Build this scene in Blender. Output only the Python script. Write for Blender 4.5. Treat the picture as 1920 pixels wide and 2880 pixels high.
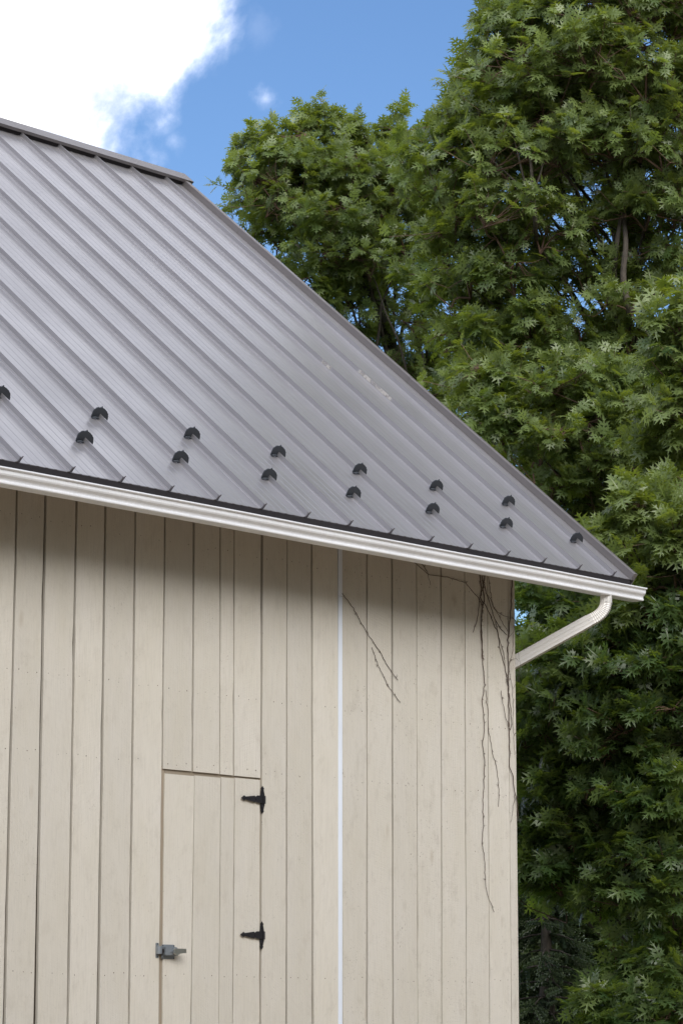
import bpy, bmesh, math, random
import numpy as np
from mathutils import Vector, Matrix

random.seed(7)
rng = np.random.default_rng(11)
S = bpy.context.scene
for o in list(bpy.data.objects):
    bpy.data.objects.remove(o)
C = S.collection
R = math.radians
EZ = 4.77                       # height of the eave edge above the ground
PITCH = R(39.974)
CP, SP = math.cos(PITCH), math.sin(PITCH)

# ------------------------------------------------------------------ camera
YAW, TILT, ROLL = 0.843128964, 0.17559, 0.0000903
FPX = 8133.53
CAM = Vector((-10.8807, -12.1638, -3.1668 + EZ))
fw = Vector((math.sin(YAW)*math.cos(TILT), math.cos(YAW)*math.cos(TILT), math.sin(TILT)))
rt = Vector((math.cos(YAW), -math.sin(YAW), 0))
up = rt.cross(fw)
cd = bpy.data.cameras.new('camera'); cam = bpy.data.objects.new('camera', cd); C.objects.link(cam)
cam.matrix_world = Matrix((( rt.x, up.x, -fw.x, CAM.x), (rt.y, up.y, -fw.y, CAM.y), (rt.z, up.z, -fw.z, CAM.z), (0, 0, 0, 1)))
cd.sensor_fit = 'VERTICAL'; cd.sensor_height = 36.0; cd.sensor_width = 24.0
cd.lens = FPX/2880*36; cd.clip_end = 3000; cd.clip_start = 0.1
S.camera = cam
S.render.resolution_x = 682; S.render.resolution_y = 1024
S.render.engine = 'CYCLES'
S.cycles.max_bounces = 8; S.cycles.transparent_max_bounces = 12

def ray(u, v):
    return fw*FPX + rt*(u-960) - up*(v-1440)
def at(u, v, depth):             # point of the place seen at photo pixel (u, v), depth in metres
    return CAM + ray(u, v)*(depth/FPX)
def on_y(u, v, y):               # ... on the upright plane y
    d = ray(u, v); return CAM + d*((y-CAM.y)/d.y)

# ------------------------------------------------------------------ light
S.view_settings.view_transform = 'Standard'; S.view_settings.look = 'None'
S.view_settings.exposure = 1.76; S.view_settings.gamma = 1.0
S.view_settings.use_curve_mapping = False
SUN_EL, SUN_AZ = R(32), R(211)    # azimuth clockwise from +Y
sd = Vector((math.sin(SUN_AZ)*math.cos(SUN_EL), math.cos(SUN_AZ)*math.cos(SUN_EL), math.sin(SUN_EL)))
sl = bpy.data.lights.new('sun', 'SUN'); sun = bpy.data.objects.new('sun', sl); C.objects.link(sun)
sl.energy = 1.15; sl.angle = R(42); sl.color = (1.0, 0.95, 0.88)
sun.rotation_euler = (-sd).to_track_quat('-Z', 'Y').to_euler()
sun.location = (-10, -20, 30)

W = bpy.data.worlds.new('World'); S.world = W; W.use_nodes = True
nt = W.node_tree; nt.nodes.clear()
def N(tree, t, **kw):
    n = tree.nodes.new(t)
    for k, v in kw.items():
        if k == 'inp':
            for i, x in v.items(): n.inputs[i].default_value = x
        else: setattr(n, k, v)
    return n
def math_node(tree, op, a, b=None, clamp=False):
    n = tree.nodes.new('ShaderNodeMath'); n.operation = op; n.use_clamp = clamp
    for i, x in enumerate((a, b)):
        if x is None: continue
        if isinstance(x, (int, float)): n.inputs[i].default_value = x
        else: tree.links.new(x, n.inputs[i])
    return n.outputs[0]
L = nt.links.new
sky = N(nt, 'ShaderNodeTexSky', sky_type='NISHITA', sun_disc=False, sun_elevation=SUN_EL, sun_rotation=SUN_AZ,
        altitude=200, air_density=1.0, dust_density=0.6, ozone_density=5.0)
tc = N(nt, 'ShaderNodeTexCoord')
def sky_dir(dx, dy):              # direction through display pixel (1568 wide photo)
    return ray(dx*1.2245, dy*1.2245).normalized()
def blob(dx, dy, rad_px, soft_px, amp_out, noise_scale, detail=9, rough=0.62, off=0):
    c = sky_dir(dx, dy)
    dot = N(nt, 'ShaderNodeVectorMath', operation='DISTANCE'); L(tc.outputs['Generated'], dot.inputs[0]); dot.inputs[1].default_value = c
    k = 1.2245/FPX
    # field: +1 inside, -1 outside
    f = math_node(nt, 'SUBTRACT', rad_px*k, dot.outputs['Value'])
    f = math_node(nt, 'DIVIDE', f, soft_px*k)
    mp = N(nt, 'ShaderNodeMapping'); mp.inputs['Location'].default_value = (off, off*.7, off*.3)
    L(tc.outputs['Generated'], mp.inputs['Vector'])
    no = N(nt, 'ShaderNodeTexNoise', inp={'Scale': noise_scale, 'Detail': detail, 'Roughness': rough, 'Distortion': 0.3})
    L(mp.outputs[0], no.inputs['Vector'])
    nn = math_node(nt, 'MULTIPLY', math_node(nt, 'SUBTRACT', no.outputs[0], 0.5), amp_out)
    f = math_node(nt, 'ADD', f, nn)
    return f, no.outputs[0]
f1, n1 = blob(-240, -230, 712, 100, 6.5, 14.0, rough=.58, off=3.1)
mr = N(nt, 'ShaderNodeMapRange', interpolation_type='SMOOTHSTEP', inp={1: -0.85, 2: 1.05}); L(f1, mr.inputs[0])
m1 = mr.outputs[0]
masks = [m1]
for (dx, dy, r_, s_, a_, sc, mx, of) in ((608, 228, 34, 26, 5.0, 60, .40, .3), (400, 322, 30, 26, 4.0, 45, .35, 1.7),
                                        (590, 60, 40, 34, 5.0, 50, .08, 2.9), (815, 325, 40, 30, 3.0, 40, .22, 4.0)):
    f, _ = blob(dx, dy, r_, s_, a_, sc, off=of)
    m = N(nt, 'ShaderNodeMapRange', interpolation_type='SMOOTHSTEP', inp={1: -0.3, 2: 1.6, 4: mx}); L(f, m.inputs[0])
    masks.append(m.outputs[0])
# broken cloud over the rest of the sky
no = N(nt, 'ShaderNodeTexNoise', inp={'Scale': 2.1, 'Detail': 8, 'Roughness': 0.56})
mpg = N(nt, 'ShaderNodeMapping'); mpg.inputs['Scale'].default_value = (1, 1, 1.8); mpg.inputs['Location'].default_value = (4.2, 0.6, 0)
L(tc.outputs['Generated'], mpg.inputs['Vector']); L(mpg.outputs[0], no.inputs['Vector'])
g = N(nt, 'ShaderNodeMapRange', interpolation_type='SMOOTHSTEP', inp={1: 0.42, 2: 0.56}); L(no.outputs[0], g.inputs[0])
dv = N(nt, 'ShaderNodeVectorMath', operation='DISTANCE'); L(tc.outputs['Generated'], dv.inputs[0]); dv.inputs[1].default_value = sky_dir(1100, 500)
far = N(nt, 'ShaderNodeMapRange', interpolation_type='SMOOTHSTEP', inp={1: 0.30, 2: 0.50}); L(dv.outputs['Value'], far.inputs[0])
masks.append(math_node(nt, 'MULTIPLY', g.outputs[0], far.outputs[0]))
acc = masks[0]
for m in masks[1:]: acc = math_node(nt, 'MAXIMUM', acc, m)
mx = N(nt, 'ShaderNodeMix', data_type='RGBA'); L(acc, mx.inputs[0])
hs = N(nt, 'ShaderNodeHueSaturation', inp={'Hue': 0.502, 'Saturation': 1.04, 'Value': 0.545}); L(sky.outputs[0], hs.inputs['Color'])
L(hs.outputs[0], mx.inputs[6])
# cloud brightness: grey-violet in the thin parts, bright white in the body
cr = N(nt, 'ShaderNodeMix', data_type='RGBA')
cm = N(nt, 'ShaderNodeMapRange', inp={1: 0.15, 2: 1.0}); L(acc, cm.inputs[0]); L(cm.outputs[0], cr.inputs[0])
cr.inputs[6].default_value = (4.4, 4.8, 6.0, 1)
gm = N(nt, 'ShaderNodeMapRange', interpolation_type='SMOOTHSTEP', inp={1: 0.40, 2: 0.62}); L(n1, gm.inputs[0])
gc = N(nt, 'ShaderNodeMix', data_type='RGBA'); L(gm.outputs[0], gc.inputs[0]); gc.inputs[6].default_value = (4.3, 4.35, 4.6, 1); gc.inputs[7].default_value = (9.4, 9.4, 9.5, 1); L(gc.outputs[2], cr.inputs[7])
L(cr.outputs[2], mx.inputs[7])
bg = N(nt, 'ShaderNodeBackground', inp={'Strength': 0.08}); L(mx.outputs[2], bg.inputs[0])
wo = N(nt, 'ShaderNodeOutputWorld'); L(bg.outputs[0], wo.inputs[0])

# ------------------------------------------------------------------ materials
def new_mat(name):
    m = bpy.data.materials.new(name); m.use_nodes = True
    t = m.node_tree; b = t.nodes['Principled BSDF']
    return m, t, b
def noise(t, vec, scale, detail=4, rough=.5, dist=0):
    n = N(t, 'ShaderNodeTexNoise', inp={'Scale': scale, 'Detail': detail, 'Roughness': rough, 'Distortion': dist})
    if vec is not None: t.links.new(vec, n.inputs['Vector'])
    return n.outputs[0]
def mapping(t, vec, scale=(1, 1, 1), rot=(0, 0, 0), loc=None):
    n = N(t, 'ShaderNodeMapping'); n.inputs['Scale'].default_value = scale; n.inputs['Rotation'].default_value = rot
    t.links.new(vec, n.inputs['Vector'])
    if loc is not None: t.links.new(loc, n.inputs['Location'])
    return n.outputs[0]
def ramp(t, fac, a, b, lo=0.0, hi=1.0, smooth=False):
    n = N(t, 'ShaderNodeMapRange', inp={1: lo, 2: hi, 3: a, 4: b}); n.clamp = True
    if smooth: n.interpolation_type = 'SMOOTHSTEP'
    t.links.new(fac, n.inputs[0]); return n.outputs[0]
def mix(t, fac, a, b, blend='MIX'):
    n = N(t, 'ShaderNodeMix', data_type='RGBA', blend_type=blend)
    for i, x in ((0, fac), (6, a), (7, b)):
        if isinstance(x, (tuple, list)): n.inputs[i].default_value = (*x[:3], 1)
        elif isinstance(x, (int, float)): n.inputs[i].default_value = x
        else: t.links.new(x, n.inputs[i])
    return n.outputs[2]
def bump(t, b, h, strength, dist):
    n = N(t, 'ShaderNodeBump', inp={'Strength': strength, 'Distance': dist}); t.links.new(h, n.inputs['Height'])
    t.links.new(n.outputs[0], b.inputs['Normal']); return n

def paint_wood(name, base, rough_amt=1.0, mildew=0.0):
    m, t, b = new_mat(name)
    tc = N(t, 'ShaderNodeTexCoord'); oi = N(t, 'ShaderNodeObjectInfo')
    rnd = N(t, 'ShaderNodeCombineXYZ')
    for i, k in enumerate((31.0, 7.0, 53.0)):
        t.links.new(math_node(t, 'MULTIPLY', oi.outputs['Random'], k), rnd.inputs[i])
    P = N(t, 'ShaderNodeVectorMath', operation='ADD'); t.links.new(tc.outputs['Object'], P.inputs[0]); t.links.new(rnd.outputs[0], P.inputs[1])
    P = P.outputs[0]
    # saw kerfs: curved diagonal score lines whose angle differs from board to board
    vr = N(t, 'ShaderNodeVectorRotate', rotation_type='Y_AXIS')
    t.links.new(P, vr.inputs['Vector'])
    ang = math_node(t, 'MULTIPLY', math_node(t, 'SUBTRACT', oi.outputs['Random'], 0.5), 1.7); t.links.new(ang, vr.inputs['Angle'])
    kerf = noise(t, mapping(t, vr.outputs[0], (5, 5, 75)), 1.6, 4, .6, .9)
    grain = noise(t, mapping(t, P, (70, 20, 2.2)), 3.0, 6, .62, .4)
    figure = N(t, 'ShaderNodeTexWave', wave_type='BANDS', bands_direction='X', inp={'Scale': 9.0, 'Distortion': 7.5, 'Detail': 3, 'Detail Scale': 1.1})
    t.links.new(mapping(t, P, (1.6, 1, .16)), figure.inputs['Vector'])
    fine = noise(t, P, 260, 3, .6)
    patch = noise(t, mapping(t, P, (2.2, 2, .8)), 2.0, 5, .6)
    tone = ramp(t, oi.outputs['Random'], 0.93, 1.05)
    col = mix(t, ramp(t, patch, 0, 1, .3, .75), base, [c*k for c, k in zip(base, (.94, .93, .89))])
    col = mix(t, 1.0, col, N(t, 'ShaderNodeCombineColor').outputs[0], 'MULTIPLY') if False else col
    tn = N(t, 'ShaderNodeVectorMath', operation='SCALE'); t.links.new(col, tn.inputs[0]); t.links.new(tone, tn.inputs['Scale']); col = tn.outputs[0]
    # grain darkening, rare specks of dirt and bare spots
    col = mix(t, ramp(t, grain, .22, 0, .36, .52), col, [c*.62 for c in base])
    col = mix(t, ramp(t, kerf, .10, 0, .30, .50), col, [c*.7 for c in base])
    sp = noise(t, mapping(t, P, (1, 1, .7)), 115, 2, .5); sp2 = noise(t, P, 5.0, 3, .6)
    spm = math_node(t, 'MULTIPLY', ramp(t, sp, 0, 1, .665, .73), ramp(t, sp2, 0, .85, .44, .66))
    # more dirt towards the corner where the vines grow
    sx = N(t, 'ShaderNodeSeparateXYZ'); t.links.new(tc.outputs['Object'], sx.inputs[0])
    dirtx = ramp(t, sx.outputs[0], .45, 1.0, 1.5, 3.5)
    spm = math_node(t, 'MULTIPLY', spm, dirtx)
    col = mix(t, spm, col, (.10, .075, .055))
    mld = noise(t, mapping(t, P, (1.2, 1, .7)), 9, 6, .7)
    mm = math_node(t, 'MULTIPLY', ramp(t, mld, 0, .42, .54, .76), ramp(t, sx.outputs[0], .55, 1.0, 2.5, 4.5))
    col = mix(t, mm, col, (.30, .265, .215))
    # knots
    vo = N(t, 'ShaderNodeTexVoronoi', feature='F1', inp={'Scale': 1.0, 'Randomness': 1.0}); t.links.new(mapping(t, P, (3.1, 3.1, 1.15)), vo.inputs['Vector'])
    kn = ramp(t, vo.outputs['Distance'], .42, 0, .012, .075)
    col = mix(t, kn, col, (.33, .27, .20))
    t.links.new(col, b.inputs['Base Color']); b.inputs['Roughness'].default_value = .72
    b.inputs['Specular IOR Level'].default_value = .25
    h = math_node(t, 'ADD', math_node(t, 'MULTIPLY', kerf, .9), math_node(t, 'MULTIPLY', grain, 1.1))
    h = math_node(t, 'ADD', h, math_node(t, 'MULTIPLY', figure.outputs['Fac'], .22))
    h = math_node(t, 'ADD', h, math_node(t, 'MULTIPLY', fine, .55))
    h = math_node(t, 'ADD', h, math_node(t, 'MULTIPLY', kn, -1.5))
    bump(t, b, h, .75*rough_amt, .0022)
    return m

def metal_paint(name, base, metallic, rough, brush=None, bstr=.1, streak=None):
    m, t, b = new_mat(name)
    tc = N(t, 'ShaderNodeTexCoord'); P = tc.outputs['Object']
    n1_ = noise(t, P, 1.3, 4, .6); n2_ = noise(t, P, 420, 2, .5)
    col = mix(t, ramp(t, n1_, 0, 1, .3, .7), base, [c*.90 for c in base])
    if streak:
        s_ = noise(t, mapping(t, P, streak), 1.0, 4, .6)
        col = mix(t, ramp(t, s_, 0, .55, .45, .75), col, [c*.80 for c in base])
        t.links.new(ramp(t, s_, rough*.85, rough*1.2, .3, .7), b.inputs['Roughness'])
    else:
        t.links.new(ramp(t, n1_, rough*.9, rough*1.15, .3, .7), b.inputs['Roughness'])
    t.links.new(col, b.inputs['Base Color']); b.inputs['Metallic'].default_value = metallic
    bump(t, b, n2_, bstr, .0006)
    return m

M = {}
M['board'] = paint_wood('beige_barn_paint', (.605, .578, .522))
M['roof'] = metal_paint('grey_roof_metal', (.360, .352, .370), .56, .33, bstr=.03, streak=(.9, .9, .9))
M['trim'] = metal_paint('grey_trim_metal', (.215, .200, .200), .55, .42)
M['dark'] = metal_paint('dark_drip_metal', (.012, .009, .011), 0, .8)
M['finend'] = metal_paint('seam_end_metal', (.10, .09, .095), .2, .5)
M['guard'] = metal_paint('charcoal_guard_paint', (.052, .060, .072), .1, .45, bstr=.3)
M['clamp'] = metal_paint('bare_aluminium', (.55, .56, .58), .85, .38)
M['black'] = metal_paint('black_hinge_paint', (.012, .011, .014), .15, .45, bstr=.6)
M['latch'] = metal_paint('galvanised_latch', (.27, .30, .33), .5, .42, bstr=.3)
M['lever'] = metal_paint('polished_lever', (.52, .52, .48), .9, .28)
M['white'] = metal_paint('white_strip', (.74, .80, .90), 0, .4)
M['pipe'] = metal_paint('white_downspout', (.70, .69, .67), .12, .38, streak=(3, 3, 30))
M['gutter'] = metal_paint('white_gutter', (.83, .85, .89), .0, .30, streak=(130, .5, .5), bstr=.1)
M['inner'] = metal_paint('brown_sheathing', (.065, .05, .038), 0, .9)
M['jamb'] = paint_wood('jamb_paint', (.30, .255, .20), .5)
M['lumber'] = metal_paint('eave_lumber', (.24, .155, .085), 0, .85)

def leaf_material(name, dark, light, trans):
    m, t, b = new_mat(name)
    at_ = N(t, 'ShaderNodeAttribute', attribute_name='tint')
    geo = N(t, 'ShaderNodeNewGeometry'); oi = N(t, 'ShaderNodeObjectInfo')
    tint = at_.outputs['Fac']
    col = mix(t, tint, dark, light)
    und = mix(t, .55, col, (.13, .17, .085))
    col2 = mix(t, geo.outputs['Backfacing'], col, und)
    t.links.new(col2, b.inputs['Base Color'])
    b.inputs['Roughness'].default_value = .40; b.inputs['Specular IOR Level'].default_value = .58
    tr = N(t, 'ShaderNodeBsdfTranslucent'); t.links.new(mix(t, tint, trans, [trans[0]*1.35, trans[1]*1.1, trans[2]*.8]), tr.inputs[0])
    ms = N(t, 'ShaderNodeMixShader', inp={0: .34}); t.links.new(b.outputs[0], ms.inputs[1]); t.links.new(tr.outputs[0], ms.inputs[2])
    t.links.new(ms.outputs[0], t.nodes['Material Output'].inputs[0])
    return m
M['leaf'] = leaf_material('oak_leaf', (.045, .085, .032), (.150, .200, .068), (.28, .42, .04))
M['leaf_far'] = leaf_material('distant_leaf', (.030, .050, .016), (.07, .10, .03), (.10, .16, .03))
M['needle'] = leaf_material('spruce_needle', (.03, .055, .028), (.07, .10, .045), (.05, .09, .03))
def bark(name, a, b_):
    m, t, b = new_mat(name); tc = N(t, 'ShaderNodeTexCoord')
    n_ = noise(t, mapping(t, tc.outputs['Object'], (9, 9, 2.5)), 4, 6, .65)
    t.links.new(mix(t, ramp(t, n_, 0, 1, .35, .7), a, b_), b.inputs['Base Color']); b.inputs['Roughness'].default_value = .9
    bump(t, b, n_, .6, .01); return m
M['bark'] = bark('oak_bark', (.052, .044, .036), (.125, .105, .088))
M['twig'] = bark('red_brown_twig', (.10, .060, .042), (.16, .10, .07))
M['vine'] = bark('dead_vine_bark', (.06, .042, .034), (.12, .085, .066))
m, t, b = new_mat('gravel_and_turf'); tcx = N(t, 'ShaderNodeTexCoord')
n_ = noise(t, tcx.outputs['Object'], .25, 6, .6); n2_ = noise(t, tcx.outputs['Object'], 9, 6, .7)
sxx = N(t, 'ShaderNodeSeparateXYZ'); t.links.new(tcx.outputs['Object'], sxx.inputs[0])
c_ = mix(t, ramp(t, n2_, 0, 1, .3, .7), (.31, .24, .165), (.41, .33, .24))
g_ = mix(t, ramp(t, n2_, 0, 1, .3, .7), (.045, .07, .02), (.09, .12, .035))
yard = math_node(t, 'MULTIPLY', ramp(t, math_node(t, 'ADD', sxx.outputs[1], math_node(t, 'MULTIPLY', n_, 3)), 1, 0, 1.0, 2.2), ramp(t, math_node(t, 'ADD', sxx.outputs[1], math_node(t, 'MULTIPLY', n_, 4)), 0, 1, -16, -14))
t.links.new(mix(t, yard, g_, c_), b.inputs['Base Color']); b.inputs['Roughness'].default_value = .95
bump(t, b, n2_, .5, .03); M['ground'] = m

# ------------------------------------------------------------------ helpers
def link_mesh(name, verts, faces, mat, parent=None, smooth=False, loc=None):
    me = bpy.data.meshes.new(name); me.from_pydata([tuple(v) for v in verts], [], faces); me.update()
    if mat: me.materials.append(mat)
    if smooth:
        for p in me.polygons: p.use_smooth = True
    o = bpy.data.objects.new(name, me); C.objects.link(o)
    if parent: o.parent = parent
    if loc: o.location = loc
    return o
def fast_mesh(name, verts, faces_n, mat, parent=None, tint=None, smooth=False, mat_idx=None):
    """verts (n,3); faces_n = list of (k-gon) int arrays of one size each"""
    me = bpy.data.meshes.new(name)
    me.vertices.add(len(verts)); me.vertices.foreach_set('co', np.asarray(verts, np.float32).ravel())
    loops = np.concatenate([f.ravel() for f in faces_n]); nf = sum(len(f) for f in faces_n)
    tot = np.concatenate([np.full(len(f), f.shape[1]) for f in faces_n])
    me.loops.add(len(loops)); me.loops.foreach_set('vertex_index', loops.astype(np.int32))
    me.polygons.add(nf); st = np.concatenate([[0], np.cumsum(tot)[:-1]])
    me.polygons.foreach_set('loop_start', st.astype(np.int32)); me.polygons.foreach_set('loop_total', tot.astype(np.int32))
    if smooth: me.polygons.foreach_set('use_smooth', np.ones(nf, bool))
    if tint is not None:
        a = me.attributes.new('tint', 'FLOAT', 'POINT'); a.data.foreach_set('value', np.asarray(tint, np.float32))
    me.update(calc_edges=True); me.materials.append(mat)
    o = bpy.data.objects.new(name, me); C.objects.link(o)
    if parent: o.parent = parent
    return o
def thing(name, label, cat, loc=(0, 0, 0), group=None):
    o = bpy.data.objects.new(name, None); C.objects.link(o); o.location = loc
    o.empty_display_size = .1
    o['label'] = label; o['category'] = cat
    if group: o['group'] = group
    return o
def sub(name, parent, loc=(0, 0, 0)):
    o = bpy.data.objects.new(name, None); C.objects.link(o); o.parent = parent; o.location = loc; o.empty_display_size = .05
    return o
def bm_obj(name, bm, mat, parent=None, smooth=False, loc=None):
    me = bpy.data.meshes.new(name); bmesh.ops.recalc_face_normals(bm, faces=bm.faces); bm.to_mesh(me); bm.free()
    me.materials.append(mat)
    if smooth:
        for p in me.polygons: p.use_smooth = True
    o = bpy.data.objects.new(name, me); C.objects.link(o)
    if parent: o.parent = parent
    if loc: o.location = loc
    return o
def add_box(bm, x0, x1, y0, y1, z0, z1, bev=0, seg=1):
    vs = [bm.verts.new((x, y, z)) for x in (x0, x1) for y in (y0, y1) for z in (z0, z1)]
    fs = [bm.faces.new([vs[i] for i in q]) for q in ((0, 1, 3, 2), (4, 6, 7, 5), (0, 4, 5, 1), (2, 3, 7, 6), (0, 2, 6, 4), (1, 5, 7, 3))]
    if bev:
        es = list({e for f in fs for e in f.edges}); bmesh.ops.bevel(bm, geom=es, offset=bev, segments=seg, affect='EDGES')
def add_prism(bm, pts, f, d):     # outline pts (a,b) -> f(a,b,depth)
    a = [bm.verts.new(f(p[0], p[1], 0)) for p in pts]; b = [bm.verts.new(f(p[0], p[1], d)) for p in pts]
    n = len(pts); bm.faces.new(a); bm.faces.new(b[::-1])
    for i in range(n): bm.faces.new((a[i], b[i], b[(i+1) % n], a[(i+1) % n]))
def add_disc(bm, c, axis, r, h, n=10):
    axis = Vector(axis).normalized(); a = axis.orthogonal().normalized(); b = axis.cross(a)
    lo = [bm.verts.new(Vector(c)+(a*math.cos(2*math.pi*i/n)+b*math.sin(2*math.pi*i/n))*r) for i in range(n)]
    hi = [bm.verts.new(v.co*1+axis*h-(v.co-Vector(c))*.25) for v in lo]
    bm.faces.new(hi); bm.faces.new(lo[::-1])
    for i in range(n): bm.faces.new((lo[i], lo[(i+1) % n], hi[(i+1) % n], hi[i]))
def extrude_x(name, prof, x0, x1, mat, parent, nseg=1, closed=True, jit=0, smooth=False, caps=True):
    """profile [(y,z)] swept along x"""
    n = len(prof); vs = []; fs = []
    for i in range(nseg+1):
        x = x0+(x1-x0)*i/nseg; dz = jit*(math.sin(x*1.7)+.6*math.sin(x*4.1+1)) if jit else 0
        vs += [(x, y, z+dz) for y, z in prof]
    for i in range(nseg):
        for j in range(n if closed else n-1):
            a = i*n+j; b = i*n+(j+1) % n; fs.append((a, b, b+n, a+n))
    if closed and caps:
        fs.append(tuple(range(n))[::-1]); fs.append(tuple(nseg*n+j for j in range(n)))
    return link_mesh(name, vs, fs, mat, parent, smooth)
def roof_pt(x, s, h):             # point on the front slope: s up the slope, h off the pan
    return (x, s*CP-h*SP, EZ+s*SP+h*CP)
def rear_pt(x, s, h):
    yr = 2*6.06*CP; return (x, yr-(s*CP-h*SP), EZ+s*SP+h*CP)

def tube(pts, rad, n=5, closed_ends=True):
    """numpy tube along points; returns verts, quads"""
    pts = np.asarray(pts, float); rad = np.broadcast_to(rad, len(pts))
    T = np.gradient(pts, axis=0); T /= np.linalg.norm(T, axis=1)[:, None]+1e-9
    ref = np.array([.31, .22, .92]) if abs(T[0] @ np.array([.31, .22, .92])) < .9 else np.array([1., 0, 0])
    A = np.cross(T, ref); A /= np.linalg.norm(A, axis=1)[:, None]+1e-9; B = np.cross(T, A)
    th = np.arange(n)*2*np.pi/n
    V = pts[:, None]+rad[:, None, None]*(np.cos(th)[None, :, None]*A[:, None]+np.sin(th)[None, :, None]*B[:, None])
    m = len(pts); i, j = np.meshgrid(np.arange(m-1), np.arange(n), indexing='ij')
    a = i*n+j; b = i*n+(j+1) % n
    return V.reshape(-1, 3), np.stack([a, b, b+n, a+n], -1).reshape(-1, 4)
def tubes_obj(name, tubes, mat, parent=None):
    V = []; F = []; o = 0
    for v, f in tubes: V.append(v); F.append(f+o); o += len(v)
    return fast_mesh(name, np.concatenate(V), [np.concatenate(F)], mat, parent, smooth=True)

# ------------------------------------------------------------------ ground
gv = 600
g = link_mesh('ground', [(-gv, -gv, 0), (gv, -gv, 0), (gv, gv, 0), (-gv, gv, 0)], [(0, 1, 2, 3)], M['ground']); g['kind'] = 'structure'

# ------------------------------------------------------------------ barn
barn = thing('barn', 'beige vertical board barn with a grey standing seam metal roof and white gutter', 'barn', (0, 0, 0))
WY = .45                     # front face of the boards
XL, XR = -9.0, 5.111
LN_T = [0.400, 0.629, 0.881, 1.123, 1.377, 1.633, 1.890, 2.129, 2.257, 2.515, 2.752, 2.992, 3.267, 3.538, 3.795, 4.052, 4.313, 4.570, 4.819, 5.051]
LN_B = [0.384, 0.624, 0.878, 1.122, 1.377, 1.632, 1.903, 2.146, 2.273, 2.522, 2.760, 3.008, 3.276, 3.533, 3.792, 4.045, 4.297, 4.554, 4.805, 5.046]
GP_T = [.011, .012, .011, .012, .010, .010, .009, .008, .007, .013, .006, .010, .044, .007, .012, .006, .010, .005, .005, .005]
GP_B = [.015, .018, .013, .017, .011, .011, .010, .009, .007, .008, .013, .012, .044, .008, .013, .005, .008, .006, .008, .006]
ZT, ZB = -.35, -3.0
x = .400
while x > XL+.3:
    w = random.choice((.235, .25, .254, .262)); x -= w
    LN_T.insert(0, x); LN_B.insert(0, x+random.uniform(-.006, .006)); GP_T.insert(0, random.uniform(.007, .013)); GP_B.insert(0, random.uniform(.008, .016))
def lx(i, side, z):           # x of the edge of gap i at height z (side -1 left edge, +1 right edge)
    k = (z-ZT)/(ZB-ZT)
    c = LN_T[i]+(LN_B[i]-LN_T[i])*k; gw = max(.005, (GP_T[i]+(GP_B[i]-GP_T[i])*k)*(1 if i == strip_i else 1.55))
    return c+side*gw/2
strip_i = LN_T.index(3.267)
def board(fl, fr, z0, z1, y0, parent, th=.022, name='board', nz=None, chips=1.0):
    nz = nz or max(6, int((z1-z0)/.12))
    vs = []; fs = []
    pl, pr = random.uniform(0, 9), random.uniform(0, 9); yo = y0+random.uniform(-.002, .0015)
    for i in range(nz+1):
        z = z0+(z1-z0)*i/nz
        w = lambda p: (.0011*math.sin(z*2.3+p)+.0007*math.sin(z*7.1+p*2)+random.gauss(0, .0005)+(random.random() < .03)*random.uniform(0, .005)*chips)
        a = fl(z)+w(pl); b = fr(z)-w(pr); yy = yo+.0006*math.sin(z*3+pl)
        vs += [(a, yy+th, z), (a, yy+.0025, z), (a+.002, yy, z), (b-.002, yy, z), (b, yy+.0025, z), (b, yy+th, z)]
    for i in range(nz):
        for j in range(6):
            q = i*6+j; r_ = i*6+(j+1) % 6; fs.append((q, r_, r_+6, q+6))
    fs.append((5, 4, 3, 2, 1, 0)); fs.append(tuple(nz*6+j for j in range(6)))
    vs = [(vx, vy, vz+EZ) for vx, vy, vz in vs]
    return link_mesh(name, vs, fs, M['board'], parent)
TOPZ, BOTZ = .318, -4.60
nl = len(LN_T)
door_l = LN_T.index(1.633); door_r = LN_T.index(2.515)
DZ = -1.618                   # underside of the boards above the door
strip_i = LN_T.index(3.267)
for i in range(-1, nl):
    fl = (lambda z: XL+.02) if i < 0 else (lambda z, i=i: lx(i, 1, z))
    fr = (lambda z: XR-.002) if i == nl-1 else (lambda z, i=i: lx(i+1, -1, z))
    if door_l <= i < door_r:
        cut = DZ-(i-door_l)*.001
        board(fl, fr, cut, TOPZ, WY, barn)
    else:
        board(fl, fr, BOTZ, TOPZ, WY, barn)
# sheathing behind the boards, painted jambs round the door
bm = bmesh.new(); add_box(bm, XL+.02, XR-.02, WY+.026, WY+.05, EZ+BOTZ+.02, EZ+.36)
bm_obj('sheathing', bm, M['inner'], barn)
for (a, b, z0, z1) in ((1.628, 1.662, -4.5, -1.60), (2.508, 2.524, -4.5, -1.60)):
    bm = bmesh.new(); add_box(bm, a, b, WY+.012, WY+.0255, EZ+z0, EZ+z1); bm_obj('door_jamb', bm, M['jamb'], barn)
bm = bmesh.new(); add_box(bm, 1.665, 2.505, WY+.013, WY+.0255, EZ-1.66, EZ-1.60); bm_obj('door_head', bm, M['jamb'], barn)

# door
door = sub('door', barn)
dl = [1.657, 1.916, 2.152, 2.277, 2.512]; dlb = [1.659, 1.905, 2.148, 2.274, 2.516]
for q in range(4):
    fl = lambda z, q=q: dl[q]+(dlb[q]-dl[q])*(z+1.64)/-1.36+(.004 if q else 0)
    fr = lambda z, q=q: dl[q+1]+(dlb[q+1]-dl[q+1])*(z+1.64)/-1.36-(.004 if q < 3 else .002)
    board(fl, fr, -4.45, -1.647+.0045*q, WY+.003, door, th=.019)
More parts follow.
